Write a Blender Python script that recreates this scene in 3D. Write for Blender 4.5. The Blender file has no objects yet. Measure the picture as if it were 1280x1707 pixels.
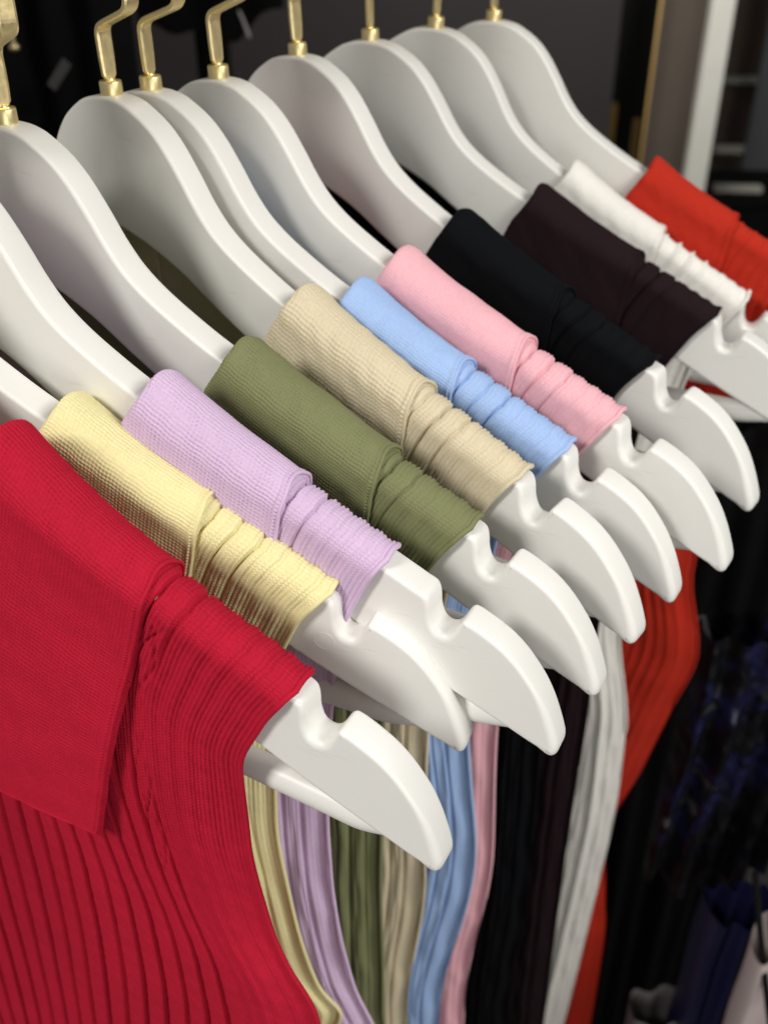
import bpy, math, random
import numpy as np
from mathutils import Matrix, Vector
from mathutils.geometry import delaunay_2d_cdt

sc = bpy.context.scene
col = sc.collection
Z0 = 1.35                                  # height of the hanger necks above the shop floor

# ------------------------------------------------------------------ camera
CX, CY, CZ, PITCH, YAW, ROLL, FPX = 0.28715, -0.10427, 0.0738, 0.58484, 0.66103, -0.00467, 1699.79
fw = Vector((-math.sin(YAW)*math.cos(PITCH), math.cos(YAW)*math.cos(PITCH), -math.sin(PITCH)))
rt = Vector((math.cos(YAW), math.sin(YAW), 0.0))
up = rt.cross(fw)
c_, s_ = math.cos(ROLL), math.sin(ROLL)
rt, up = c_*rt + s_*up, -s_*rt + c_*up
cam_data = bpy.data.cameras.new('camera')
cam = bpy.data.objects.new('camera', cam_data)
col.objects.link(cam)
cam.matrix_world = Matrix(((rt.x, up.x, -fw.x, CX), (rt.y, up.y, -fw.y, CY), (rt.z, up.z, -fw.z, CZ + Z0), (0, 0, 0, 1)))
cam_data.sensor_fit = 'VERTICAL'
cam_data.sensor_height = 36.0
cam_data.lens = FPX/1707*36.0
cam_data.clip_start = 0.01
cam_data.clip_end = 100.0
cam_data.dof.use_dof = True
cam_data.dof.focus_distance = 0.285
cam_data.dof.aperture_fstop = 12.5
sc.camera = cam

# ------------------------------------------------------------------ world, lamps, exposure
world = bpy.data.worlds.new('World')
sc.world = world
world.use_nodes = True
bg = world.node_tree.nodes['Background']
bg.inputs[0].default_value = (1.0, 0.975, 0.94, 1)
bg.inputs[1].default_value = 0.22

def area(name, loc, target, size, power, color, sizey=None):
    d = bpy.data.lights.new(name, 'AREA')
    d.energy = power
    d.color = color
    d.shape = 'RECTANGLE'
    d.size = size
    d.size_y = sizey or size
    o = bpy.data.objects.new(name, d)
    col.objects.link(o)
    o.location = (loc[0], loc[1], loc[2] + Z0)
    t = Vector((target[0], target[1], target[2] + Z0))
    o.rotation_euler = (t - o.location).to_track_quat('-Z', 'Y').to_euler()
    return o

area('ceiling_panel_lamp', (1.02, 0.30, 0.60), (0.12, 0.14, -0.14), 0.45, 10.0, (1.0, 0.975, 0.93))
area('low_side_fill', (1.10, -0.50, -0.22), (0.14, 0.05, -0.34), 0.60, 3.3, (1.0, 0.97, 0.92))  # added fill, no real fitting: brightens the lower hanging bodies
area('back_wall_fill', (-0.55, 1.30, 0.75), (-0.45, 2.15, -0.25), 0.35, 15.0, (1.0, 0.95, 0.88))  # added fill out of view, lifts the back wall, post and shelves

def track_spot(name, loc, target, power, cone, radius, color):
    d = bpy.data.lights.new(name, 'SPOT')
    d.energy = power; d.color = color; d.spot_size = math.radians(cone); d.spot_blend = 1.0; d.shadow_soft_size = radius
    o = bpy.data.objects.new(name, d); col.objects.link(o)
    o.location = (loc[0], loc[1], loc[2] + Z0)
    o.rotation_euler = (Vector((target[0], target[1], target[2] + Z0)) - o.location).to_track_quat('-Z', 'Y').to_euler()
    return o

track_spot('track_spot_lamp', (-0.02, -1.05, 0.85), (0.17, 0.0, -0.38), 70.0, 50, 0.18, (1.0, 0.97, 0.92))

sc.view_settings.view_transform = 'Standard'
sc.view_settings.look = 'None'
sc.view_settings.exposure = 0.0
sc.view_settings.gamma = 1.0
sc.view_settings.use_curve_mapping = False
sc.render.engine = 'CYCLES'
sc.cycles.use_denoising = True
sc.cycles.max_bounces = 10
sc.cycles.diffuse_bounces = 5

# ------------------------------------------------------------------ helpers
rng = np.random.default_rng(7)

def smooth(a, b, x):
    t = np.clip((np.asarray(x, float) - a)/(b - a), 0, 1)
    return t*t*(3 - 2*t)

def pchip(xs, ys, x):
    """monotone cubic interpolation"""
    xs = np.asarray(xs, float); ys = np.asarray(ys, float)
    hh = np.diff(xs); dl = np.diff(ys)/hh
    m = np.zeros_like(ys)
    m[0], m[-1] = dl[0], dl[-1]
    for k in range(1, len(xs) - 1):
        if dl[k-1]*dl[k] > 0:
            w1, w2 = 2*hh[k] + hh[k-1], hh[k] + 2*hh[k-1]
            m[k] = (w1 + w2)/(w1/dl[k-1] + w2/dl[k])
    x = np.clip(np.asarray(x, float), xs[0], xs[-1])
    i = np.clip(np.searchsorted(xs, x) - 1, 0, len(xs) - 2)
    t = (x - xs[i])/hh[i]
    return (ys[i]*(1+2*t)*(1-t)**2 + hh[i]*m[i]*t*(1-t)**2 + ys[i+1]*t*t*(3-2*t) + hh[i]*m[i+1]*t*t*(t-1))

def raw_mesh(name, verts, quads=None, tris=None, uv=None, flat=False):
    me = bpy.data.meshes.new(name)
    verts = np.asarray(verts, np.float32).reshape(-1, 3)
    q = np.asarray(quads if quads is not None else np.zeros((0, 4)), np.int32).reshape(-1, 4)
    t = np.asarray(tris if tris is not None else np.zeros((0, 3)), np.int32).reshape(-1, 3)
    me.vertices.add(len(verts)); me.vertices.foreach_set('co', verts.ravel())
    loops = np.concatenate([q.ravel(), t.ravel()]).astype(np.int32)
    starts = np.concatenate([np.arange(len(q))*4, len(q)*4 + np.arange(len(t))*3]).astype(np.int32)
    me.loops.add(len(loops)); me.loops.foreach_set('vertex_index', loops)
    me.polygons.add(len(starts)); me.polygons.foreach_set('loop_start', starts)
    me.polygons.foreach_set('use_smooth', np.full(len(starts), not flat))
    if uv is not None:
        l = me.uv_layers.new(name='UVMap')
        l.data.foreach_set('uv', np.asarray(uv, np.float32).reshape(-1, 2)[loops].ravel())
    me.update(calc_edges=True)
    me.validate()
    return me

def grid_quads(r, c, off=0, flip=False, wrap=False):
    i = np.arange(r*c).reshape(r, c)
    if wrap:
        i = np.concatenate([i, i[:, :1]], 1)
    q = np.stack([i[:-1, :-1], i[:-1, 1:], i[1:, 1:], i[1:, :-1]], -1).reshape(-1, 4)
    return (q[:, ::-1] if flip else q) + off

def normals(P):
    du = np.gradient(P, axis=1); dv = np.gradient(P, axis=0)
    n = np.cross(du, dv)
    return n/np.maximum(np.linalg.norm(n, axis=-1, keepdims=True), 1e-12)

def obj(name, me, mat, parent=None):
    o = bpy.data.objects.new(name, me)
    col.objects.link(o)
    if mat is not None and len(me.materials) == 0:
        me.materials.append(mat)
    o.parent = parent
    return o

def empty(name, loc, rot=(0, 0, 0)):
    o = bpy.data.objects.new(name, None)
    o.empty_display_size = 0.02
    col.objects.link(o)
    o.location = loc
    o.rotation_euler = rot
    return o

def tag(o, label, cat, group=None):
    o['label'] = label; o['category'] = cat
    if group: o['group'] = group
    return o

def tube_mesh(name, path, r, n=8, squash=None):
    """round (or oval) rod along a polyline; r scalar or per-point"""
    P = np.asarray(path, float); k = len(P)
    r = np.broadcast_to(np.asarray(r, float), (k,))
    T = np.gradient(P, axis=0); T /= np.maximum(np.linalg.norm(T, axis=1, keepdims=True), 1e-12)
    ref = np.array([0.0, 1.0, 0.0])
    if abs(T[:, 1]).max() > 0.9: ref = np.array([1.0, 0.0, 0.31])
    A = np.cross(T, ref); A /= np.maximum(np.linalg.norm(A, axis=1, keepdims=True), 1e-12)
    B = np.cross(T, A)
    th = np.linspace(0, 2*math.pi, n, endpoint=False)
    sq = 1.0 if squash is None else squash
    V = P[:, None] + r[:, None, None]*(np.cos(th)[None, :, None]*A[:, None] + sq*np.sin(th)[None, :, None]*B[:, None])
    q = grid_quads(k, n, wrap=True)
    V = np.concatenate([V.reshape(-1, 3), P[:1], P[-1:]])
    tr = [(k*n, (j+1) % n, j) for j in range(n)] + [(k*n+1, (k-1)*n + j, (k-1)*n + (j+1) % n) for j in range(n)]
    return raw_mesh(name, V, q, tr)

def lathe_mesh(name, prof, n=24):
    P = np.asarray(prof, float)
    th = np.linspace(0, 2*math.pi, n, endpoint=False)
    V = np.stack([P[:, 0][:, None]*np.cos(th), P[:, 0][:, None]*np.sin(th), np.repeat(P[:, 1][:, None], n, 1)], -1)
    k = len(P)
    V = np.concatenate([V.reshape(-1, 3), [[0, 0, P[0, 1]], [0, 0, P[-1, 1]]]])
    tr = [(k*n, (j+1) % n, j) for j in range(n)] + [(k*n+1, (k-1)*n + j, (k-1)*n + (j+1) % n) for j in range(n)]
    return raw_mesh(name, V, grid_quads(k, n, wrap=True), tr)

def box_mesh(name, sx, sy, sz, bev=0.0015):
    """box standing on z=0, centred in x and y, small chamfers"""
    import bmesh
    bm = bmesh.new()
    bmesh.ops.create_cube(bm, size=1.0)
    for v in bm.verts: v.co = Vector((v.co.x*sx, v.co.y*sy, (v.co.z + 0.5)*sz))
    if bev: bmesh.ops.bevel(bm, geom=bm.edges[:], offset=bev, segments=2, affect='EDGES')
    me = bpy.data.meshes.new(name); bm.to_mesh(me); bm.free()
    return me

# ------------------------------------------------------------------ materials
def new_mat(name):
    m = bpy.data.materials.new(name); m.use_nodes = True
    nt = m.node_tree
    return m, nt, nt.nodes['Principled BSDF']

def node(nt, t, **kw):
    n = nt.nodes.new(t)
    for k, v in kw.items(): setattr(n, k, v)
    return n

def srgb(r, g, b):
    f = lambda c: c/12.92 if c <= 0.04045 else ((c + 0.055)/1.055)**2.4
    return (f(r/255), f(g/255), f(b/255), 1)

def plastic_mat(name, color, rough):
    m, nt, p = new_mat(name)
    tc = node(nt, 'ShaderNodeTexCoord')
    n1 = node(nt, 'ShaderNodeTexNoise'); n1.inputs['Scale'].default_value = 35; n1.inputs['Detail'].default_value = 6
    nt.links.new(tc.outputs['Object'], n1.inputs['Vector'])
    mr = node(nt, 'ShaderNodeMapRange'); mr.inputs[3].default_value = rough - 0.07; mr.inputs[4].default_value = rough + 0.10
    nt.links.new(n1.outputs['Fac'], mr.inputs[0]); nt.links.new(mr.outputs[0], p.inputs['Roughness'])
    mix = node(nt, 'ShaderNodeMix', data_type='RGBA')
    mix.inputs[6].default_value = color; mix.inputs[7].default_value = (color[0]*0.95, color[1]*0.945, color[2]*0.92, 1)
    n2 = node(nt, 'ShaderNodeTexNoise'); n2.inputs['Scale'].default_value = 14; n2.inputs['Detail'].default_value = 4
    nt.links.new(tc.outputs['Object'], n2.inputs['Vector'])
    nt.links.new(n2.outputs['Fac'], mix.inputs[0])
    mp = node(nt, 'ShaderNodeMapping'); mp.inputs['Scale'].default_value = (60, 60, 420); mp.inputs['Rotation'].default_value = (0, 0.5, 0)
    nt.links.new(tc.outputs['Object'], mp.inputs['Vector'])
    n4 = node(nt, 'ShaderNodeTexNoise'); n4.inputs['Scale'].default_value = 1.0; n4.inputs['Detail'].default_value = 5
    nt.links.new(mp.outputs[0], n4.inputs['Vector'])
    sm_ = node(nt, 'ShaderNodeMapRange'); sm_.inputs[1].default_value = 0.66; sm_.inputs[2].default_value = 0.78; sm_.inputs[4].default_value = 0.30
    nt.links.new(n4.outputs['Fac'], sm_.inputs[0])
    mix2 = node(nt, 'ShaderNodeMix', data_type='RGBA'); mix2.inputs[7].default_value = (0.45, 0.43, 0.40, 1)
    nt.links.new(sm_.outputs[0], mix2.inputs[0]); nt.links.new(mix.outputs[2], mix2.inputs[6]); nt.links.new(mix2.outputs[2], p.inputs['Base Color'])
    n3 = node(nt, 'ShaderNodeTexNoise'); n3.inputs['Scale'].default_value = 260; n3.inputs['Detail'].default_value = 3
    nt.links.new(tc.outputs['Object'], n3.inputs['Vector'])
    b = node(nt, 'ShaderNodeBump'); b.inputs['Strength'].default_value = 0.12; b.inputs['Distance'].default_value = 0.0004
    nt.links.new(n3.outputs['Fac'], b.inputs['Height']); nt.links.new(b.outputs[0], p.inputs['Normal'])
    p.inputs['Subsurface Weight'].default_value = 0.08
    p.inputs['Subsurface Radius'].default_value = (0.004, 0.0035, 0.003)
    return m

def gold_mat(name, color, rough):
    m, nt, p = new_mat(name)
    p.inputs['Base Color'].default_value = color
    p.inputs['Metallic'].default_value = 1.0
    tc = node(nt, 'ShaderNodeTexCoord')
    n1 = node(nt, 'ShaderNodeTexNoise'); n1.inputs['Scale'].default_value = 420; n1.inputs['Detail'].default_value = 5
    nt.links.new(tc.outputs['Object'], n1.inputs['Vector'])
    mr = node(nt, 'ShaderNodeMapRange'); mr.inputs[3].default_value = rough*0.6; mr.inputs[4].default_value = rough*1.6
    nt.links.new(n1.outputs['Fac'], mr.inputs[0]); nt.links.new(mr.outputs[0], p.inputs['Roughness'])
    b = node(nt, 'ShaderNodeBump'); b.inputs['Strength'].default_value = 0.25; b.inputs['Distance'].default_value = 0.0003
    nt.links.new(n1.outputs['Fac'], b.inputs['Height']); nt.links.new(b.outputs[0], p.inputs['Normal'])
    return m

def knit_mat(name, color, sheen=0.25, vary=0.10, rough=0.85):
    """wool/viscose yarn: slight yarn-to-yarn tone shifts and fibre relief; the stitches are in the mesh"""
    m, nt, p = new_mat(name)
    tc = node(nt, 'ShaderNodeTexCoord')
    n1 = node(nt, 'ShaderNodeTexNoise'); n1.inputs['Scale'].default_value = 900; n1.inputs['Detail'].default_value = 4
    n2 = node(nt, 'ShaderNodeTexNoise'); n2.inputs['Scale'].default_value = 45; n2.inputs['Detail'].default_value = 5
    for n in (n1, n2): nt.links.new(tc.outputs['Object'], n.inputs['Vector'])
    add = node(nt, 'ShaderNodeMath', operation='MULTIPLY_ADD'); add.inputs[1].default_value = 0.65; add.inputs[2].default_value = 0
    nt.links.new(n1.outputs['Fac'], add.inputs[0])
    add2 = node(nt, 'ShaderNodeMath', operation='MULTIPLY_ADD'); add2.inputs[1].default_value = 0.35
    nt.links.new(n2.outputs['Fac'], add2.inputs[0]); nt.links.new(add.outputs[0], add2.inputs[2])
    ramp = node(nt, 'ShaderNodeMapRange'); ramp.inputs[1].default_value = 0.35; ramp.inputs[2].default_value = 0.65
    nt.links.new(add2.outputs[0], ramp.inputs[0])
    mix = node(nt, 'ShaderNodeMix', data_type='RGBA')
    lo = tuple(c*(1 - vary) for c in color[:3]) + (1,); hi = tuple(min(0.9, c*(1 + vary*0.7)) for c in color[:3]) + (1,)
    mix.inputs[6].default_value = lo; mix.inputs[7].default_value = hi
    nt.links.new(ramp.outputs[0], mix.inputs[0]); nt.links.new(mix.outputs[2], p.inputs['Base Color'])
    p.inputs['Roughness'].default_value = rough
    p.inputs['Specular IOR Level'].default_value = 0.12
    p.inputs['Sheen Weight'].default_value = sheen
    p.inputs['Sheen Roughness'].default_value = 0.5
    p.inputs['Sheen Tint'].default_value = tuple(min(1, 0.1 + 0.9*c) for c in color[:3]) + (1,)
    n3 = node(nt, 'ShaderNodeTexNoise'); n3.inputs['Scale'].default_value = 2600; n3.inputs['Detail'].default_value = 3
    nt.links.new(tc.outputs['Object'], n3.inputs['Vector'])
    b = node(nt, 'ShaderNodeBump'); b.inputs['Strength'].default_value = 0.35; b.inputs['Distance'].default_value = 0.0003
    nt.links.new(n3.outputs['Fac'], b.inputs['Height']); nt.links.new(b.outputs[0], p.inputs['Normal'])
    return m

def plain_mat(name, color, rough=0.6, noise=20.0, vary=0.25, spec=0.5, bump=0.0):
    m, nt, p = new_mat(name)
    tc = node(nt, 'ShaderNodeTexCoord')
    n1 = node(nt, 'ShaderNodeTexNoise'); n1.inputs['Scale'].default_value = noise; n1.inputs['Detail'].default_value = 6
    nt.links.new(tc.outputs['Object'], n1.inputs['Vector'])
    mix = node(nt, 'ShaderNodeMix', data_type='RGBA')
    mix.inputs[6].default_value = tuple(c*(1 - vary) for c in color[:3]) + (1,)
    mix.inputs[7].default_value = tuple(min(1, c*(1 + vary)) for c in color[:3]) + (1,)
    nt.links.new(n1.outputs['Fac'], mix.inputs[0]); nt.links.new(mix.outputs[2], p.inputs['Base Color'])
    p.inputs['Roughness'].default_value = rough
    p.inputs['Specular IOR Level'].default_value = spec
    if bump:
        b = node(nt, 'ShaderNodeBump'); b.inputs['Strength'].default_value = bump; b.inputs['Distance'].default_value = 0.004
        nt.links.new(n1.outputs['Fac'], b.inputs['Height']); nt.links.new(b.outputs[0], p.inputs['Normal'])
    return m

M_white = plastic_mat('white_plastic', (0.80, 0.795, 0.77, 1), 0.40)
M_gold = gold_mat('polished_gold', (0.98, 0.82, 0.44, 1), 0.38)

# ------------------------------------------------------------------ setting: floor and walls of the shop behind the rail
def at(px, py, depth):
    """point of the shop seen in that direction, depth metres in front of the camera"""
    v = rt*((px - 640)/FPX) + up*(-(py - 853.5)/FPX) + fw
    return Vector((CX, CY, CZ + Z0)) + v*depth

WALL_DIR = math.radians(31)
def upright(name, px0, px1, py, depth, thick, mat, ztop=2.6, zbot=0.0, parent=None):
    """vertical board/panel between two points of the back wall line"""
    a, b = at(px0, py, depth), at(px1, py, depth)
    e = Vector((math.cos(WALL_DIR), math.sin(WALL_DIR), 0))
    w = max((b - a).to_2d().length, 0.004)
    me = box_mesh(name, w, thick, ztop - zbot, min(0.002, thick*0.2))
    o = obj(name, me, mat, parent)
    mid = (a + b)/2
    o.location = (mid.x, mid.y, zbot)
    o.rotation_euler = (0, 0, WALL_DIR)
    return o

M_floor = plain_mat('dark_floor', (0.022, 0.020, 0.018, 1), 0.5, 8)
fl = obj('floor', box_mesh('floor', 9, 9, 0.05, 0), M_floor); fl.location = (0, 1.5, -0.05); fl['kind'] = 'structure'
M_char = plain_mat('charcoal_wall', (0.026, 0.0215, 0.022, 1), 0.75, 5, 0.25)
M_taupe = plain_mat('taupe_wall', (0.105, 0.085, 0.068, 1), 0.8, 9, 0.2)
M_frame = plain_mat('offwhite_paint', (0.80, 0.80, 0.74, 1), 0.55, 30, 0.06)
M_shelf = plain_mat('shelf_board', (0.34, 0.33, 0.29, 1), 0.6, 20, 0.2)
M_brown = plain_mat('shelf_back', (0.11, 0.075, 0.055, 1), 0.7, 12, 0.3)
M_slate = plain_mat('slate_panel', (0.052, 0.056, 0.062, 1), 0.6, 7, 0.2)
M_black = plain_mat('black_panel', (0.004, 0.004, 0.004, 1), 0.35, 10, 0.3)
M_dgold = gold_mat('brushed_gold', (0.92, 0.66, 0.26, 1), 0.50)

w1 = upright('wall', 80, 1012, 150, 2.25, 0.04, M_char); w1['kind'] = 'structure'
w2 = upright('wall', 1084, 1172, 150, 2.25, 0.04, M_taupe); w2['kind'] = 'structure'
w3 = upright('wall', 1000, 1500, 150, 2.62, 0.03, M_black); w3['kind'] = 'structure'

# ------------------------------------------------------------------ clothes hanger (one shape, eleven times)
KB = 0.0169                                # the arms sweep back by this much at the tips
THK = 0.0100
TOP = np.array([(0, 2.6), (5, 2.3), (10, 1.2), (16, -1.8), (21.5, -5.6), (26.6, -11.0), (32.5, -19.6), (38, -28.6), (43, -35.0),
                (49.3, -40.6), (60, -47.8), (72, -54.8), (90, -63.6), (110, -73.6), (130, -84.0), (146, -92.3), (157.6, -98.6)])/1000
LOW = np.array([(0, -41), (13, -45.6), (27, -52.5), (42, -62.6), (54, -70.2), (72, -79.4), (95, -91.4), (120, -104.8), (146, -119),
                (159, -126.6), (172, -133.8), (184.5, -140.6), (193, -145.4)])/1000

def ztop(x): return pchip(TOP[:, 0], TOP[:, 1], np.abs(x))
def ysweep(x): return KB*(x/0.2)**2

def chaikin(P, n):
    for _ in range(n):
        Q = 0.75*P[:-1] + 0.25*P[1:]; R_ = 0.25*P[:-1] + 0.75*P[1:]
        P = np.concatenate([P[:1], np.stack([Q, R_], 1).reshape(-1, 2), P[-1:]])
    return P

def hanger_outline():
    xs = np.concatenate([np.linspace(0, 0.060, 46), np.linspace(0.0625, 0.1555, 38)])
    top = np.stack([xs, ztop(xs)], 1)
    notch = chaikin(np.array([(155.5, -97.4), (158.3, -98.7), (159.3, -101.6), (159.5, -106.2), (161.2, -110.6), (164.6, -111.2), (167.0, -108.6),
                              (168.6, -104.0), (171.6, -105.2)])/1000, 3)
    lobe_s = np.array([(171.6, -105.2), (176, -107.7), (181, -111.2), (185.4, -115.7), (188.9, -120.5), (192.2, -125.6), (195, -131), (197, -136),
                       (198.6, -140.8), (199.6, -144.8), (199.2, -148.0), (197.0, -148.9), (193, -145.4)])/1000
    lobe = chaikin(lobe_s, 2)
    xl = np.linspace(0.192, 0, 90)
    low = np.stack([xl, pchip(LOW[:, 0], LOW[:, 1], xl)], 1)
    right = np.concatenate([top, notch[1:], lobe[1:-1], low])
    left = right[1:-1][::-1]*np.array([-1, 1])
    P = np.concatenate([right, left])
    keep = [0]
    for k in range(1, len(P)):
        if np.linalg.norm(P[k] - P[keep[-1]]) > 2.5e-4: keep.append(k)
    return P[keep]

def hanger_body_mesh():
    P = hanger_outline(); n = len(P)          # clockwise in x-z
    T = np.roll(P, -1, 0) - np.roll(P, 1, 0); T /= np.linalg.norm(T, axis=1, keepdims=True)
    N = np.stack([-T[:, 1], T[:, 0]], 1)      # outward for a clockwise loop
    ax = np.abs(P[:, 0])
    rad = 0.0012 + 0.0011*np.exp(-((ax - 0.1635)/0.0045)**2)*(P[:, 1] > -0.116) + 0.0011*smooth(0.190, 0.1985, ax)
    rings = []
    for sgn in (-1, 1):
        seq = []
        for ph in np.linspace(0, math.pi/2, 6):
            d = rad*(1 - math.cos(ph)); y = (THK/2 - rad) + rad*math.sin(ph)
            seq.append((P - N*d[:, None], y*sgn))
        seq.append((P - N*(rad + 0.0004)[:, None], np.full(n, sgn*THK/2)))
        rings.append(seq)
    order = rings[0][::-1] + rings[1]         # from front face over the rim to the back face
    V = []
    for p2, y in order:
        V.append(np.stack([p2[:, 0], y + ysweep(p2[:, 0]), p2[:, 1]], 1))
    V = np.stack(V); k = len(V)
    quads = grid_quads(k, n, wrap=True)
    verts = V.reshape(-1, 3)
    tris = []
    inner = rings[0][-1][0]
    gx = np.arange(-0.196, 0.1961, 0.0035)
    interior = []
    for x in gx:
        zt, zl = (ztop(x) if abs(x) < 0.157 else np.interp(abs(x), [0.157, 0.163, 0.169, 0.189, 0.197], [-0.0986, -0.1122, -0.1048, -0.121, -0.138])), \
                 np.interp(abs(x), LOW[:, 0], LOW[:, 1])
        for z in np.arange(zl + 0.004, zt - 0.0045, 0.0045): interior.append((x, z))
    pts = [Vector(p) for p in inner] + [Vector(p) for p in interior]
    co, _, faces, orig, *_ = delaunay_2d_cdt(pts, [(j, (j+1) % n) for j in range(n)], [], 1, 1e-7)
    for side, sgn in ((0, -1), (k-1, 1)):
        base = len(verts); extra = []; mp = []
        for j, c in enumerate(co):
            o0 = [q for q in orig[j] if q < n]
            if o0: mp.append(side*n + o0[0])
            else: mp.append(base + len(extra)); extra.append((c.x, sgn*THK/2 + ysweep(c.x), c.y))
        if extra: verts = np.concatenate([verts, np.array(extra)])
        for f in faces:
            t = [mp[q] for q in f]
            a, b, c = verts[t[0]], verts[t[1]], verts[t[2]]
            nrm = np.cross(b - a, c - a)[1]
            tris.append(t if nrm*sgn > 0 else t[::-1])
    me = raw_mesh('body', verts, quads, tris)
    import bmesh
    bm = bmesh.new(); bm.from_mesh(me); bmesh.ops.recalc_face_normals(bm, faces=bm.faces[:]); bm.to_mesh(me); bm.free()
    return me

def trouser_bar_mesh():
    xs = np.concatenate([np.linspace(-0.1885, -0.15, 18), np.linspace(-0.14, 0.14, 20), np.linspace(0.15, 0.1885, 18)])
    e = smooth(0.172, 0.1885, np.abs(xs))
    P = np.stack([xs, np.full_like(xs, ysweep(0.184)) + 0.0010*e, -0.1415 - 0.0008*e], 1)
    return tube_mesh('trouser_bar', P, 0.0049 - 0.0026*e, 18, squash=0.84)

def hook_meshes():
    pts = [(0, 0.0072), (0, 0.0236), (0.0160, 0.0292), (0.0160, 0.050)]
    path = []
    def fillet(p0, p1, p2, r, k=8):
        p0, p1, p2 = map(np.array, (p0, p1, p2))
        a = (p0 - p1)/np.linalg.norm(p0 - p1); b = (p2 - p1)/np.linalg.norm(p2 - p1)
        s, e = p1 + a*r, p1 + b*r
        return [(1-t)**2*s + 2*t*(1-t)*p1 + t*t*e for t in np.linspace(0, 1, k)]
    path.append(np.array(pts[0])); path.append(np.array([0, 0.0086])); path.append(np.array([0, 0.014]))
    path += fillet(pts[0], pts[1], pts[2], 0.0030)
    path += fillet(pts[1], pts[2], pts[3], 0.0034)
    cx, cz, R_ = 0.0160 - 0.0175, 0.058, 0.0175
    for a in np.linspace(0, math.radians(215), 40): path.append(np.array([cx + R_*math.cos(a), cz + R_*math.sin(a)]))
    P = np.array(path); T = np.gradient(P, axis=0); T /= np.linalg.norm(T, axis=1, keepdims=True)
    N = np.stack([T[:, 1], -T[:, 0]], 1)
    arc = np.concatenate([[0], np.cumsum(np.linalg.norm(np.diff(P, axis=0), axis=1))])
    hw = np.where(arc < 0.0018, 0.0016 + 0.0013*np.clip(arc/0.0018, 0, 1), 0.0029)
    ht = 0.00095
    sec = []
    c = 0.25
    for dy, dn in ((-1, -1+c*1.6), (-1+c, -1), (1-c, -1), (1, -1+c*1.6), (1, 1-c*1.6), (1-c, 1), (-1+c, 1), (-1, 1-c*1.6)):
        q = P + N*(dn*ht)
        sec.append(np.stack([q[:, 0], dy*(hw - (0.0 if abs(dy) == 1 else 0.0)), q[:, 1]], 1))
    V = np.stack(sec, 1); k, n = V.shape[:2]
    quads = grid_quads(k, n, wrap=True)
    # a short round neck below the flat strip
    strip = raw_mesh('hook', V.reshape(-1, 3), np.concatenate([quads, [[0, 1, 2, 3], [0, 3, 4, 7], [4, 5, 6, 7], [(k-1)*n + j for j in (3, 2, 1, 0)],
                     [(k-1)*n + j for j in (7, 4, 3, 0)], [(k-1)*n + j for j in (7, 6, 5, 4)]]]), flat=True)
    neck = lathe_mesh('hook_neck', [(0.0016, 0.0066), (0.0016, 0.0072), (0.0012, 0.0078), (0.0008, 0.0080)], 12)
    ferr = lathe_mesh('ferrule', [(0.0034, 0.0000), (0.0037, 0.0012), (0.0037, 0.0064), (0.0035, 0.0069), (0.0026, 0.0071), (0.0016, 0.0071)], 28)
    return strip, neck, ferr

ME_body = hanger_body_mesh(); ME_bar = trouser_bar_mesh(); ME_hook, ME_neck, ME_ferr = hook_meshes()
RAIL_X, RAIL_Z, RAIL_R = -0.0015, 0.058 + 0.0175 - 0.00095 - 0.0125, 0.0125

HANG = {  # place along the rail, turn (deg), tilt (deg), sideways shift
 'red': (0.0, 9.99, 4.12, 0.0066), 'yellow': (0.0176, 15.3, 2.35, -0.0095), 'lilac': (0.0445, 10.63, 1.34, 0.0073),
 'olive': (0.0794, 7.61, 0.03, 0.0012), 'beige': (0.1253, 1.23, -1.31, -0.0052), 'blue': (0.1389, 6.27, -0.5, -0.0011),
 'pink': (0.1664, 4.39, -1.83, 0.0034), 'black': (0.2179, 1.58, -2.05, -0.0051), 'plum': (0.2622, 11.02, -0.78, -0.004),
 'white': (0.3061, 15.26, 3.12, -0.0017), 'scarlet': (0.3392, 13.0, 0.0, 0.008)}
WORDS = {'red': 'crimson', 'yellow': 'pale yellow', 'lilac': 'lilac', 'olive': 'olive green', 'beige': 'beige', 'blue': 'light blue', 'pink': 'pink',
         'black': 'black', 'plum': 'dark plum', 'white': 'off-white', 'scarlet': 'orange-red'}

def frame(key):
    s, yw, tl, xo = HANG[key]
    return (xo, s, Z0), (0, math.radians(tl), math.radians(yw))

for key in HANG:
    loc, rot = frame(key)
    t = empty('clothes_hanger', loc, rot)
    tag(t, f'white plastic clothes hanger with gold hook, holding the {WORDS[key]} knit top', 'hanger', 'white hangers on the rail')
    obj('body', ME_body, M_white, t)
    obj('trouser_bar', ME_bar, M_white, t)
    hk = obj('hook', ME_hook, M_gold, t)
    hk.rotation_euler = (0, 0, math.radians(-HANG[key][1]*0.8 + {'red': 0, 'blue': 8, 'olive': -14, 'black': -4, 'plum': 14, 'white': 6}.get(key, 0)))
    obj('hook_neck', ME_neck, M_gold, hk)
    obj('ferrule', ME_ferr, M_gold, hk)
    if key == 'yellow':
        ring = [(0.0030*math.cos(a), 0.0, 0.0030*math.sin(a)) for a in np.linspace(0, 2*math.pi, 33)]
        mk = obj('mould_mark', tube_mesh('mould_mark', ring, 0.00007, 6), M_white, t)
        mk.location = (0.1563, -THK/2 + ysweep(0.1563), -0.1135)
        mk.rotation_euler = (0, 0, math.atan(2*KB*0.1563/0.04))

rail = obj('clothes_rail', tube_mesh('clothes_rail', [(0, 0, 0), (0.0, 0.01, 0)] + [(0, y, 0) for y in np.linspace(0.05, 0.95, 10)], RAIL_R, 28), M_gold)
rail.location = (RAIL_X, -0.30, Z0 + RAIL_Z)
tag(rail, 'round gold clothes rail that the white hangers hook over', 'rail')

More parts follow.
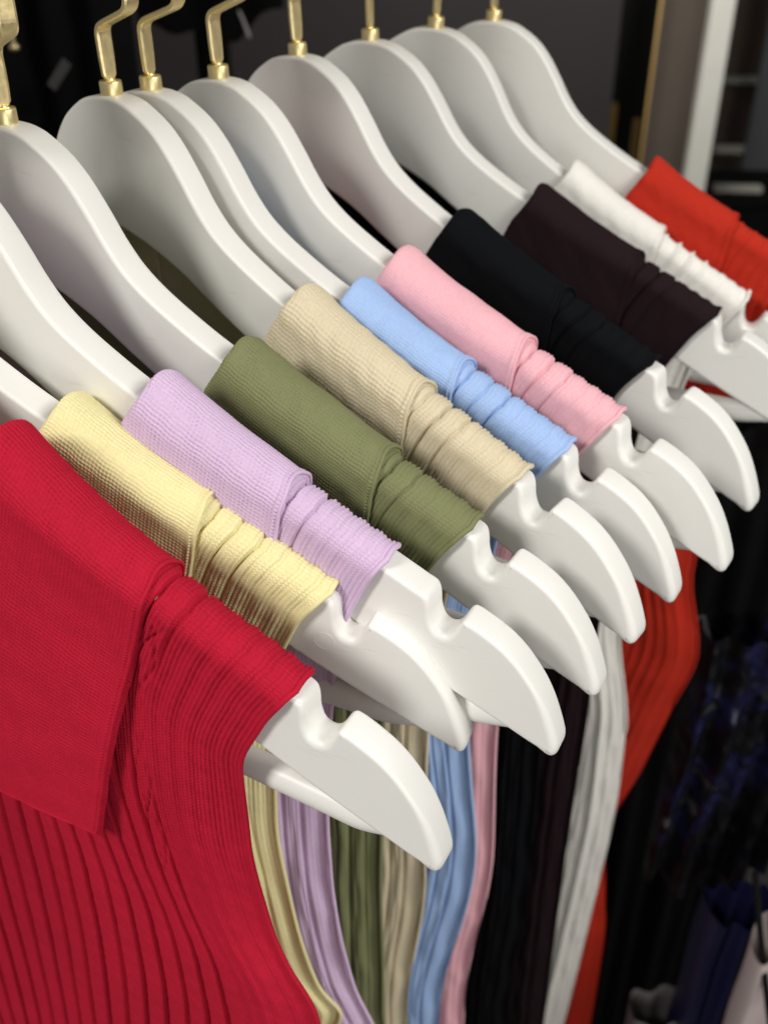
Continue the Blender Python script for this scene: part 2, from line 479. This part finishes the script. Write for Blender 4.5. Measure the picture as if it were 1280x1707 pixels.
# ------------------------------------------------------------------ sleeveless knit tops
def cum(segments):
    """row/column positions: list of (start, stop, step)"""
    out = []
    for a, b, st in segments:
        k = max(1, int(round((b - a)/st)))
        out.append(np.linspace(a, b, k, endpoint=False))
    out.append([segments[-1][1]])
    return np.concatenate(out)

def arch(d, w):
    """cloth over the hanger: distance d from the ridge (front positive) -> (y, z)"""
    q = w*math.pi/2; s = np.sign(d); a = np.abs(d)
    th = np.minimum(a/w, math.pi/2)
    y = -s*w*np.sin(th)
    z = -w*(1 - np.cos(th)) - np.maximum(a - q, 0)
    return y, z

def stitches(u, v, wale, course, ks=1.0):
    """plain knit: columns of small V shaped loops"""
    fu = u/wale; s = np.abs(fu - np.floor(fu) - 0.5)*2
    leg = 0.5 + 0.5*np.cos(2*math.pi*(v/course + 0.55*s))
    return (1 - s**2.4)*(0.48 + 0.52*(leg*ks + 0.6*(1 - ks)))

def crosswise(u, v, wale, course):
    """collar knit: rows of loops that run along the collar, small pits between them"""
    fv = v/course + 0.10*np.sin(u*900) + 0.12*np.sin(u*310 + v*200)
    r = np.cos(2*math.pi*fv)
    k = np.cos(2*math.pi*(u/wale + 0.06*np.sin(v*700)))
    amp = 0.85 + 0.35*lumps(u*800, v*500, 31, 5)
    return 0.5 + amp*(0.20*r + 0.20*k*(0.7 - 0.3*r) - 0.55*np.clip(-r, 0, 1)*np.clip(-k, 0, 1))

def lumps(x, y, seed, n=5, f=1.0):
    r = np.random.default_rng(seed); out = 0
    for _ in range(n):
        a, b, p = r.normal(0, f), r.normal(0, f), r.uniform(0, 6.28)
        out = out + np.sin(a*x + b*y + p)
    return out/n

def make_top(key, label, color, edge, p):
    loc, rot = frame(key)
    t = empty('knit_top', loc, rot)
    tag(t, label, 'knit top', 'sleeveless knit tops on the rail')
    seed = sum(map(ord, key))
    m = knit_mat('knit_' + key, color, p.get('sheen', 0.10), p.get('vary', 0.06))
    ex = np.array([e[0] for e in edge])/1000; ez = np.array([e[1] for e in edge])/1000
    o_ = np.argsort(-ez); ex, ez = ex[o_], ez[o_]
    def xout(z): return pchip(-ez, ex, -np.asarray(z))
    W = p.get('w', 0.0073); lift = p.get('lift', 0.0035)
    fold_x, col_x, sh_x = p['fold'] + 0.0024, p['col'], ex[0]
    fine = p.get('fine', 0.00033)
    # ---- body
    def body_half(side, cols, rows, detail):
        D = rows[:, None]; Tt = cols[None, :]
        a = np.abs(D)
        neck_depth = np.where(D >= 0, 0.105, 0.03)
        x_in = (fold_x + 0.004)*np.sqrt(np.clip(1 - (a/neck_depth)**2, 0, 1))
        zedge = -0.094 - np.maximum(a - 0.004, 0)*1.0
        x_o = xout(np.minimum(zedge, ez[0])) - np.where(D < 0, 0.030*smooth(0.012, 0.07, a), 0)
        # columns: coordinates measured from the armhole edge, squeezed in the middle
        base = ex[0] - Tt                                # column lines: upright inside, bending to follow the armhole
        bw = 0.100 if p.get('near') else 0.130
        x = base + (x_o - ex[0])*np.clip((bw + 0.008 - Tt)/bw, 0, 1)
        x = np.where(x < x_in, x_in + (x - x_in)*0.02, x)
        x = np.maximum(x, 0)
        k = smooth(0.10, 0.55, a)
        under = smooth(col_x - 0.001, col_x - 0.005, x)*smooth(0.03, 0.015, a)
        zr = ztop(x)*(1 - k) + (-0.088)*k + lift - 0.0007*under
        y, zz = arch(D, W)
        y = np.broadcast_to(y, x.shape).copy()
        z = zr + zz
        sg = np.sign(D)
        flare = 0.0035*smooth(0.015, 0.09, a) + 0.0025*smooth(0.10, 0.35, a)
        fold = lumps(x*62 + D*4, D*7, seed, 5, 1.0)*0.0030*smooth(0.06, 0.22, a)
        y = y - sg*(flare + fold) + sg*0.0006*smooth(col_x - 0.001, col_x - 0.005, x)*smooth(0.10, 0.05, a)*smooth(0.003, 0.012, a)
        # towards the armhole the panel turns in
        turn = smooth(0.016, 0.0, x_o - x)*smooth(0.02, 0.08, a)
        y = y + sg*turn*(0.0055 + 0.0032*smooth(0.19, 0.27, a))
        y = y + lumps(D*38, x*20, seed + 5, 3, 1.0)*0.0009*smooth(0.05, 0.12, a)
        y = y + ysweep(x)
        P = np.stack([x*side, y, z], -1)
        if not detail: return P
        # ---- relief
        edge_d = x_o - x
        rel = x - col_x                               # distance past the collar
        pw = p.get('plain', 0.017) + (0 if p.get('near') else -0.012)*smooth(0.06, 0.14, a)
        plain = smooth(0.0, 0.003, edge_d - pw)
        rib = p.get('rib', 0.0066)
        wob = 0.00035*lumps(D*45, x*30, seed + 2, 3)
        xx = base - (col_x + 0.0030) + wob
        ph = xx/rib; f = ph - np.floor(ph)
        gi = np.floor(ph + 0.5)
        gd = np.abs(f - np.round(f))*rib
        gdepth = (0.0012 + 0.0003*np.sin(gi*2.3 + seed))*(0.25 if p.get('calm') else 0.9 + 0.85*smooth(0.03, 0.06, a) if p.get('near') else 1.0)*(1 + 0.25*smooth(0.06, 0.11, a))
        g = -gdepth*np.exp(-(gd/0.00062)**2)
        # each rib is slightly rounded and steps down to its neighbour
        g = g + 0.00050*np.sqrt(np.clip(1 - (2*np.abs(f - 0.5))**2, 0, 1)) + 0.00035*(f - 0.5)
        if p.get('near'):
            c1 = 0.0026*np.sin(D*2*math.pi/0.046 + 0.6)
            cab = sum(-0.0010*np.exp(-((base - col_x - 0.0067 - sg_*c1)/0.00055)**2) for sg_ in (-1, 1))
            g = g + cab*smooth(0.010, 0.02, a)*smooth(0.125, 0.10, a)
        hgt = g*plain*(1 - 0.8*smooth(col_x - 0.0005, col_x - 0.004, x)*smooth(0.085, 0.06, a))
        u = base + 0*D
        ks = smooth(0.15, 0.07, a)
        st = stitches(u, D, p.get('wale', 0.00130), p.get('course', 0.00116), ks)
        hgt = hgt + (st - 0.4)*p.get('sth', 0.00066)*(0.28 + 0.72*ks)
        # plain zone by the armhole: soft cross creases
        hgt = hgt + 0.00025*(1 - plain)*np.sin(edge_d*2*math.pi/0.0052 + 0.8)
        hgt = hgt + 0.00022*lumps(x*420, D*420, seed + 9, 6)
        low = smooth(0.10, 0.16, a)*(0.0 if p.get('near') else 0.25 if p.get('calm') else 1.0)
        hgt = hgt + low*(0.00065*np.sin(base*2*math.pi/0.0098 + 0.9*np.sin(D*2*math.pi/0.052 + np.floor(base/0.0098)*1.9)) + 0.0010*lumps(x*100, D*36, seed + 12, 6))
        hgt = np.maximum(hgt, -0.0017*smooth(0.16, 0.05, a) - 0.0035*smooth(0.05, 0.16, a))
        n = normals(P)
        s = -1.0 if n[len(rows)//2 + 5, len(cols)//2, 2] < 0 else 1.0
        return P + n*(hgt*s)[..., None]
    # columns as distance from the armhole edge
    span = sh_x - fold_x
    if p.get('near'):
        cols = cum([(0, 0.062, fine), (0.062, 0.175, 0.00040)])
        rows = cum([(-0.86, -0.05, 0.012), (-0.05, -0.012, 0.003), (-0.012, 0.125, fine*1.06), (0.125, 0.27, 0.0009), (0.27, 0.86, 0.008)])
    else:
        vis = sh_x - col_x + 0.006
        cols = cum([(0, vis, fine), (vis, 0.07, 0.0011), (0.07, 0.18, 0.004)])
        rows = cum([(-0.86, -0.03, 0.010), (-0.03, -0.010, 0.0025), (-0.010, 0.045, fine*1.06), (0.045, 0.12, 0.0016), (0.12, 0.60, 0.0026), (0.60, 0.86, 0.01)])
    A = body_half(1, cols, rows, True)
    cols2 = cum([(0, 0.18, 0.006)]); rows2 = cum([(-0.86, -0.03, 0.012), (-0.03, 0.05, 0.0022), (0.05, 0.86, 0.012)])
    B = body_half(-1, cols2, rows2, False)
    obj('body_panel', raw_mesh('body_panel', A, grid_quads(len(rows), len(cols), flip=True)), m, t)
    obj('body_panel', raw_mesh('body_panel', B, grid_quads(len(rows2), len(cols2))), m, t)
    # ---- rolled rib along the armhole
    rr = cum([(-0.26, -0.02, 0.006), (-0.02, 0.30, 0.0015)])
    E = body_half(1, np.array([0.0005, 0.0011]), rr, False)[:, 0]
    obj('armhole_trim', tube_mesh('armhole_trim', E, 0.0009, 8), m, t)
    E2 = body_half(-1, np.array([0.0005, 0.0011]), cum([(-0.26, 0.26, 0.008)]), False)[:, 0]
    obj('armhole_trim', tube_mesh('armhole_trim', E2, 0.0009, 6), m, t)
    # ---- collar: outer fall, roll at the neck, inner stand
    wc = p.get('wc', 0.0090); L0 = p.get('clift', 0.0098); dfr = p.get('drop', 0.085)
    def collar_half(side, cs, rows, detail):
        D0 = rows[:, None]; aa = cs[None, :]               # aa < 0: inner stand
        ac = np.clip(aa, 0, 1)
        front = D0 >= 0
        D = np.where(front, D0/0.085*(dfr + p.get('slope', 0.004)*(1 - ac)), D0)
        ad = np.abs(D)
        xf = fold_x - 0.010*smooth(0.004, 0.032, ad) - 0.030*smooth(0.025, 0.085, ad) - 0.022*smooth(0.07, 0.12, ad)
        xf = np.where(front, xf, fold_x - 0.012*smooth(0.004, 0.03, ad))
        xo_ = col_x + 0.0010*smooth(0, 0.010, ad) - p.get('rake', 0.014)*np.clip((ad - 0.006)/0.10, 0, 2)
        inner = np.clip(-aa, 0, 1)
        x = xf + (xo_ - xf)*ac
        # roll radius at the fold
        roll = np.sqrt(np.clip(1 - (1 - np.clip(ac/0.085, 0, 1))**2, 0, 1))
        lf = (lift + 0.0022) + (L0 - lift - 0.0022)*(1 - ac)**2.6
        w = wc + 0.0018*(1 - ac) - 0.0030*(1 - roll)
        lf = lf - 0.0030*(1 - roll)
        x = x + inner*0.016
        wall = np.clip((aa - 1)/0.03, 0, 1)                 # the cut edge turns in to the shoulder
        w = w - inner*0.0022 - wall*0.0024; lf = lf - inner*(0.5*L0) - wall*0.0026
        qd = w*math.pi/2
        th = np.minimum(ad/w, math.pi/2); s = np.where(front, 1.0, -1.0)
        y = -s*w*np.sin(th); zz = -w*(1 - np.cos(th)) - np.maximum(ad - qd, 0)
        y = y - s*(0.0035*smooth(0.015, 0.08, ad) + p.get('cflare', 0.001)*smooth(0.02, 0.10, ad))*(1 - inner)
        y = y + 0.0010*lumps(x*70, D*55, seed + 3, 4)*smooth(0.008, 0.03, ad)
        kx = smooth(0.03, 0.10, ad)*0.75
        zref = ztop(x)*(1 - kx) + ztop(np.full_like(x, col_x))*kx
        z = zref + lf + zz + 0.0007*lumps(x*110, D*30, seed + 4, 4)
        P = np.stack([x*side, y + ysweep(x), z], -1)
        if not detail: return P
        u = np.cumsum(np.concatenate([np.zeros((P.shape[0], 1)), np.linalg.norm(np.diff(P, axis=1), axis=-1)], 1), 1)
        u = u - u[:, -4:-3]
        hgt = (crosswise(u, D, p.get('cwale', 0.00116), p.get('ccourse', 0.00112)) - 0.5)*p.get('cth', 0.00050)
        hgt = hgt + 0.00030*lumps(x*380, D*380, seed + 7, 6)
        # a firm selvedge at the outer edge
        hgt = hgt + 0.0005*np.exp(-((u + 0.0012)/0.0007)**2)
        n = normals(P)
        sgn = -1.0 if n[np.searchsorted(rows, 0.0), len(cs)*2//3, 2] < 0 else 1.0
        return P + n*(hgt*sgn)[..., None]
    wdt = col_x - fold_x + 0.01
    st = fine/wdt
    cs = np.concatenate([np.linspace(-1, -0.05, 8), cum([(0, 0.09, st*1.2), (0.09, 1.0, st)]), [1.010, 1.020, 1.030]])
    sc_ = 0.085/dfr
    if p.get('near'):
        rows = cum([(-0.045, -0.012, 0.003), (-0.012, 0.085, fine*sc_)])
    else:
        rows = cum([(-0.045, -0.010, 0.003), (-0.010, 0.050, fine), (0.050, 0.085, 0.0015)])
    A = collar_half(1, cs, rows, True)
    cs2 = np.concatenate([np.linspace(-1, -0.05, 6), np.linspace(0, 0.1, 7), np.linspace(0.15, 1, 16), [1.015, 1.03]]); rows2 = cum([(-0.045, 0.085, 0.0025)])
    B = collar_half(-1, cs2, rows2, False)
    cl = obj('collar', raw_mesh('collar', A, grid_quads(len(rows), len(cs))), m, t)
    obj('collar', raw_mesh('collar', B, grid_quads(len(rows2), len(cs2), flip=True)), m, t)
    # the collar's cut edge has the thickness of the cloth
    rim = np.concatenate([A[:, -4], A[-1, 8:-3][::-1][1:]])
    rim = rim[::3] if len(rim) > 300 else rim
    sm = rim.copy()
    for _ in range(2): sm[1:-1] = (sm[:-2] + sm[1:-1]*2 + sm[2:])/4
    sm[:, 1] += 0.0003
    obj('collar_edge', tube_mesh('collar_edge', sm, 0.00060, 8), m, cl)
    return t

RIM = [(158, -94), (150, -112), (143, -138), (141, -165)]
TOPS = [
 ('red', 'crimson sleeveless ribbed knit top with a wide pointed collar', (0.42, 0.009, 0.030, 1),
  [(157, -94), (149, -113), (142, -140), (143, -167), (151, -205), (167, -240), (172, -275), (168, -340), (165, -1000)],
  dict(fold=0.070, col=0.1165, near=True, fine=0.00034, drop=0.106, slope=0.010, rake=0.019, clift=0.0140, sheen=0.03, cflare=0.004, rib0=0.0012, plain=0.026, vary=0.10, rib=0.0074, cwale=0.0012, ccourse=0.00118, cth=0.00068, sth=0.00095, wc=0.0092)),
 ('yellow', 'pale yellow sleeveless knit top with a folded collar', (0.75, 0.685, 0.37, 1),
  [(158, -94), (149, -112), (142, -140), (140, -205), (145, -247), (155, -289), (164, -306), (160, -330), (158, -1000)],
  dict(fold=0.0765, col=0.1205, rib0=0.0008, fine=0.0003)),
 ('lilac', 'lilac sleeveless knit top with a folded collar', (0.60, 0.45, 0.63, 1),
  [(148, -90), (140, -110), (132, -140), (128, -216), (129, -249), (137, -311), (150, -350), (150, -1000)],
  dict(fold=0.0725, col=0.1165, rib0=0.003, fine=0.0003, cwale=0.0013, ccourse=0.00125, cth=0.00068)),
 ('olive', 'olive green sleeveless knit top with a folded collar', (0.190, 0.200, 0.096, 1),
  [(157, -94), (148, -112), (138, -140), (129, -200), (128, -380), (135, -420), (138, -1000)],
  dict(fold=0.0775, col=0.128, rib0=0.0045, fine=0.00032, cth=0.00060, ccourse=0.00122)),
 ('beige', 'beige sleeveless knit top with a folded collar', (0.63, 0.55, 0.39, 1),
  [(158, -94), (149, -112), (138, -140), (128, -224), (126, -320), (116, -432), (118, -1000)],
  dict(fold=0.074, col=0.1205, rib0=0.001, fine=0.00034, cwale=0.0015, ccourse=0.0016)),
 ('blue', 'light blue sleeveless knit top with a folded collar', (0.34, 0.48, 0.76, 1),
  [(158, -94), (149, -112), (138, -140), (129, -245), (135, -319), (121, -462), (122, -1000)],
  dict(fold=0.077, col=0.119, rib0=0.0025, fine=0.00036)),
 ('pink', 'pink sleeveless knit top with a folded collar', (0.78, 0.43, 0.48, 1),
  [(157, -94), (148, -112), (132, -145), (120, -253), (119, -354), (106, -492), (108, -1000)],
  dict(fold=0.0715, col=0.1215, rib0=0.004, fine=0.0004)),
 ('black', 'black sleeveless knit top with a folded collar', (0.0020, 0.0026, 0.0038, 1),
  [(156, -94), (146, -112), (134, -145), (125, -253), (124, -330), (122, -429), (114, -553), (114, -1000)],
  dict(fold=0.0715, col=0.1185, rib0=0.001, fine=0.00045, sheen=0.0)),
 ('plum', 'dark plum sleeveless knit top with a folded collar', (0.014, 0.0062, 0.0085, 1),
  [(158, -94), (148, -112), (136, -145), (127, -253), (126, -354), (124, -492), (122, -1000)],
  dict(fold=0.0745, col=0.122, rib0=0.002, fine=0.00045, sheen=0.02)),
 ('white', 'off-white sleeveless knit top with a gathered folded collar', (0.80, 0.78, 0.73, 1),
  [(160, -95), (152, -112), (142, -145), (134, -250), (138, -314), (155, -384), (163, -493), (168, -1000)],
  dict(fold=0.068, col=0.115, rib0=0.003, fine=0.0005)),
 ('scarlet', 'orange-red sleeveless knit top at the wall end of the rail', (0.46, 0.026, 0.012, 1),
  [(157, -94), (149, -112), (142, -145), (137, -200), (136, -283), (148, -346), (141, -388), (129, -455), (115, -526), (126, -650), (130, -1000)],
  dict(fold=0.079, col=0.1225, rib0=0.001, fine=0.0005, calm=True)),
]
for a in TOPS: make_top(*a)

# ------------------------------------------------------------------ other clothes and fittings of the shop, further back
def satin_mat(name, color, rough, scale, strength, spec=0.5, prints_sheen=None):
    m, nt, p = new_mat(name)
    tc = node(nt, 'ShaderNodeTexCoord')
    v = node(nt, 'ShaderNodeTexVoronoi'); v.inputs['Scale'].default_value = scale
    nt.links.new(tc.outputs['Object'], v.inputs['Vector'])
    b = node(nt, 'ShaderNodeBump'); b.inputs['Strength'].default_value = strength; b.inputs['Distance'].default_value = 0.004
    nt.links.new(v.outputs['Distance'], b.inputs['Height']); nt.links.new(b.outputs[0], p.inputs['Normal'])
    p.inputs['Base Color'].default_value = color
    if prints_sheen:
        n = node(nt, 'ShaderNodeTexNoise'); n.inputs['Scale'].default_value = 17; n.inputs['Detail'].default_value = 3
        nt.links.new(tc.outputs['Object'], n.inputs['Vector'])
        r = node(nt, 'ShaderNodeValToRGB'); r.color_ramp.interpolation = 'EASE'
        r.color_ramp.elements[0].position = 0.50; r.color_ramp.elements[0].color = color
        for pos, c in prints_sheen:
            e = r.color_ramp.elements.new(pos); e.color = c
        r.color_ramp.elements.remove(r.color_ramp.elements[len(r.color_ramp.elements) - 1])
        nt.links.new(n.outputs['Fac'], r.inputs[0]); nt.links.new(r.outputs[0], p.inputs['Base Color'])
    p.inputs['Roughness'].default_value = rough
    p.inputs['Specular IOR Level'].default_value = spec
    return m

def hung_cloth(name, label, cat, px0, px1, pyref, depth, hem, top, mat, seed, folds=5, amp=0.012, thick=0.016, group=None, turn=0.0):
    """a garment hanging beside others: front and back cloth joined at the sides, soft vertical folds, uneven hem.
    hem and top: heights (m above floor) along the width"""
    a, b = at(px0, pyref, depth), at(px1, pyref, depth)
    e = (b - a).to_2d(); w = e.length
    ang = math.atan2(e.y, e.x) + turn
    nx, nz = 96, 46
    u = np.linspace(0, 1, nx, endpoint=False)*2*math.pi
    X = -np.cos(u)*w/2                                   # once round the garment
    side = np.sin(u)
    hz = np.interp((X + w/2)/w, np.linspace(0, 1, len(hem)), hem); tz = np.interp((X + w/2)/w, np.linspace(0, 1, len(top)), top)
    k = np.linspace(0, 1, nz)[:, None]
    Zz = tz*(1 - k) + (hz + 0.006*np.sin(X*90 + seed))*k
    ph = seed*1.7
    F = np.sin(X/w*2*math.pi*folds + ph + 1.2*np.sin(k*3 + ph)) + 0.6*np.sin(X/w*2*math.pi*folds*0.43 + k*2.1 + ph*2)
    Y = -np.tanh(side*2.5)*thick + F*amp*(0.35 + 0.65*k) + 0.25*amp*lumps(X*90, Zz*60, seed + 20, 5)
    Xw = X*(1 + 0.05*np.sin(k*4 + ph))
    V = np.stack([np.broadcast_to(Xw, Zz.shape), np.broadcast_to(Y, Zz.shape), Zz], -1)
    o = obj(name, raw_mesh(name, V, grid_quads(nz, nx, wrap=True, flip=True)), mat)
    mid = (a + b)/2
    base = float(np.min(hem))
    me = o.data
    co = np.empty(len(me.vertices)*3, np.float32); me.vertices.foreach_get('co', co); co[2::3] -= base; me.vertices.foreach_set('co', co)
    o.location = (mid.x, mid.y, base); o.rotation_euler = (0, 0, ang)
    tag(o, label, cat, group)
    return o

def zat(px, py, depth): return at(px, py, depth).z

M_cblack = plain_mat('black_cloth', (0.0035, 0.0032, 0.0034, 1), 0.9, 60, 0.3, 0.15)
M_cshine = satin_mat('black_sequin_cloth', (0.004, 0.004, 0.006, 1), 0.30, 55, 1.0, 0.7, [(0.58, (0.012, 0.014, 0.060, 1)), (0.62, (0.004, 0.004, 0.006, 1)), (0.68, (0.09, 0.09, 0.095, 1))])  # blue patches are print, grey ones are sheen painted into the colour
M_navy = satin_mat('navy_satin', (0.012, 0.013, 0.055, 1), 0.38, 12, 0.15)
M_blush = plain_mat('blush_cloth', (0.46, 0.39, 0.385, 1), 0.8, 40, 0.05, 0.2)
M_greyc = plain_mat('pale_grey_print', (0.34, 0.31, 0.30, 1), 0.8, 26, 0.7, 0.2)
GB = 'dark clothes behind the rail'
hung_cloth('black_garment', 'black garment hanging behind the gold hooks of the olive and beige tops', 'garment', -260, 246, 200, 0.86, [0.75, 0.75], [1.95, 1.95], M_cblack, 1, 6, 0.014, group=GB)
z1 = zat(380, 62, 1.25)
hung_cloth('black_garment', 'short black garment with a wavy hem behind the hook of the pink top', 'garment', 236, 470, 40, 1.25,
           [zat(250, 44, 1.25), zat(262, 46, 1.25), zat(320, 48, 1.25), zat(372, 66, 1.25), zat(415, 62, 1.25), zat(440, 30, 1.25), zat(470, 8, 1.25)], [2.15, 2.15], M_cblack, 2, 3, 0.006, 0.010, group=GB)
hung_cloth('black_garment', 'narrow black garment hanging behind the ferrule of the pink top hanger', 'garment', 330, 384, 100, 1.40, [0.8, 0.8], [2.2, 2.2], M_cblack, 3, 2, 0.006, 0.012, group=GB)
hung_cloth('black_garment', 'long black garment hanging beside the orange-red top', 'garment', 985, 1330, 1100, 0.90, [0.12, 0.12], [zat(1100, 560, 0.90)]*2, M_cblack, 4, 7, 0.012, group=GB)
hung_cloth('black_garment', 'black garment hanging under the shelf unit', 'garment', 1168, 1560, 500, 1.60, [0.10, 0.10], [zat(1200, 322, 1.60), zat(1280, 300, 1.60), zat(1500, 280, 1.60)], M_cblack, 5, 5, 0.014, group=GB)
hung_cloth('sequin_dress', 'shiny black sequined dress hanging right of the orange-red top', 'dress', 1120, 1400, 1250, 0.70,
           [zat(1120, 1640, 0.70), zat(1180, 1605, 0.70), zat(1280, 1570, 0.70), zat(1400, 1540, 0.70)], [zat(1200, 930, 0.70)]*2, M_cshine, 6, 6, 0.009)
hung_cloth('navy_dress', 'navy blue satin garment below the sequined dress', 'dress', 1150, 1262, 1600, 0.76, [0.15, 0.15], [zat(1200, 1420, 0.76)]*2, M_navy, 7, 3, 0.010)
hung_cloth('blush_dress', 'pale blush garment with a black strap next to the navy one', 'dress', 1250, 1420, 1600, 0.66, [0.2, 0.2], [zat(1260, 1560, 0.66), zat(1290, 1440, 0.66), zat(1330, 1400, 0.66)], M_blush, 8, 3, 0.008)
hung_cloth('printed_garment', 'pale grey patterned garment under the hem of the sequined dress', 'garment', 1052, 1190, 1690, 0.82, [0.15, 0.15], [zat(1060, 1680, 0.82), zat(1120, 1650, 0.82), zat(1190, 1640, 0.82)], M_greyc, 9, 3, 0.008)
p0 = at(1252, 1490, 0.64)
strap = obj('strap', tube_mesh('strap', [tuple(at(1258, 1455, 0.645) - p0), tuple(at(1266, 1550, 0.645) - p0), tuple(at(1275, 1640, 0.645) - p0), tuple(at(1284, 1715, 0.645) - p0)], 0.0022, 8), M_cblack,
            bpy.data.objects['blush_dress'])
strap.matrix_parent_inverse = Matrix.Identity(4)
bd = bpy.data.objects['blush_dress']
mw = Matrix.Translation(bd.location) @ bd.rotation_euler.to_matrix().to_4x4()
strap.matrix_local = mw.inverted() @ Matrix.Translation(p0)

# gold edge strip, post, shelf unit
g = upright('gold_trim', 1088, 1092, 90, 2.15, 0.012, M_dgold); tag(g, 'thin gold metal edge strip on the taupe wall', 'trim')
M_ogold = gold_mat('old_gold', (0.34, 0.23, 0.08, 1), 0.5)
g2 = upright('gold_post', 1008, 1026, 200, 2.40, 0.012, M_ogold, ztop=zat(1018, 168, 2.40)); tag(g2, 'short dull gold post in the dark gap by the charcoal wall', 'post')
g3 = upright('gold_post', 1056, 1068, 200, 2.40, 0.012, M_ogold, ztop=zat(1060, 198, 2.40)); tag(g3, 'low gold post standing close to the thin gold edge strip', 'post')
fr = upright('door_frame', 1170, 1206, 100, 2.12, 0.05, M_frame); tag(fr, 'off-white upright post beside the open shelf unit', 'post')
su = empty('shelf_unit', at(1250, 400, 2.32)); su.location.z = 0
tag(su, 'dark brown open shelf unit with pale shelf edges next to the off-white post', 'shelf unit')
def under(o, par):
    m_ = Matrix.Translation(o.location) @ o.rotation_euler.to_matrix().to_4x4()
    o.parent = par; o.matrix_local = Matrix.Translation(par.location).inverted() @ m_
bp_ = upright('back_panel', 1190, 1275, 150, 2.45, 0.02, M_brown, zbot=zat(1220, 305, 2.45)); under(bp_, su)
for py in (8, 131, 247, 312):
    z = zat(1220, py, 2.40)
    b_ = upright('shelf', 1190, 1268, py, 2.40, 0.03, M_shelf, ztop=z + 0.004, zbot=z - 0.010); under(b_, su)
sp = upright('side_panel', 1262, 1420, 150, 2.28, 0.02, M_slate, zbot=zat(1270, 308, 2.28)); under(sp, su)

# small things
def tag_card(px, py, depth, w, hgt, rollang, mat, label):
    me = box_mesh('paper_tag', w, 0.0006, hgt, 0.0001)
    o = obj('paper_tag', me, mat); o.location = at(px, py, depth)
    o.rotation_euler = (0, rollang, YAW - 0.2)
    tag(o, label, 'tag'); return o
M_tag = plain_mat('grey_tag', (0.085, 0.082, 0.08, 1), 0.6, 40, 0.2)
tag_card(86, 146, 0.80, 0.008, 0.026, 0.72, M_tag, 'small grey paper tag hanging on the black garment behind the hooks')
tag_card(1172, 1080, 0.66, 0.012, 0.026, -0.35, M_tag, 'grey paper tag hanging beside the orange-red top')
kn = obj('brass_stud', lathe_mesh('brass_stud', [(0.0008, 0), (0.0034, 0.0008), (0.0042, 0.003), (0.0034, 0.0052), (0.0016, 0.006), (0.0012, 0.012), (0.0004, 0.0125)], 20), M_gold)
kn.location = at(26, 86, 0.78); tag(kn, 'tiny bright brass stud on the black garment', 'stud')
q0 = at(398, 18, 1.18)
pin = obj('tag_fastener', tube_mesh('tag_fastener', [(0, 0, 0)] + [tuple(at(398 + 18*t, 18 + 46*t*(0.8 + 0.2*t), 1.18) - q0) for t in np.linspace(0.15, 1, 7)], np.linspace(0.0013, 0.0022, 8), 8), plain_mat('clear_plastic', (0.30, 0.29, 0.28, 1), 0.3, 40, 0.1))
pin.location = q0; tag(pin, 'thin grey plastic tag fastener dangling from the short black garment', 'fastener')
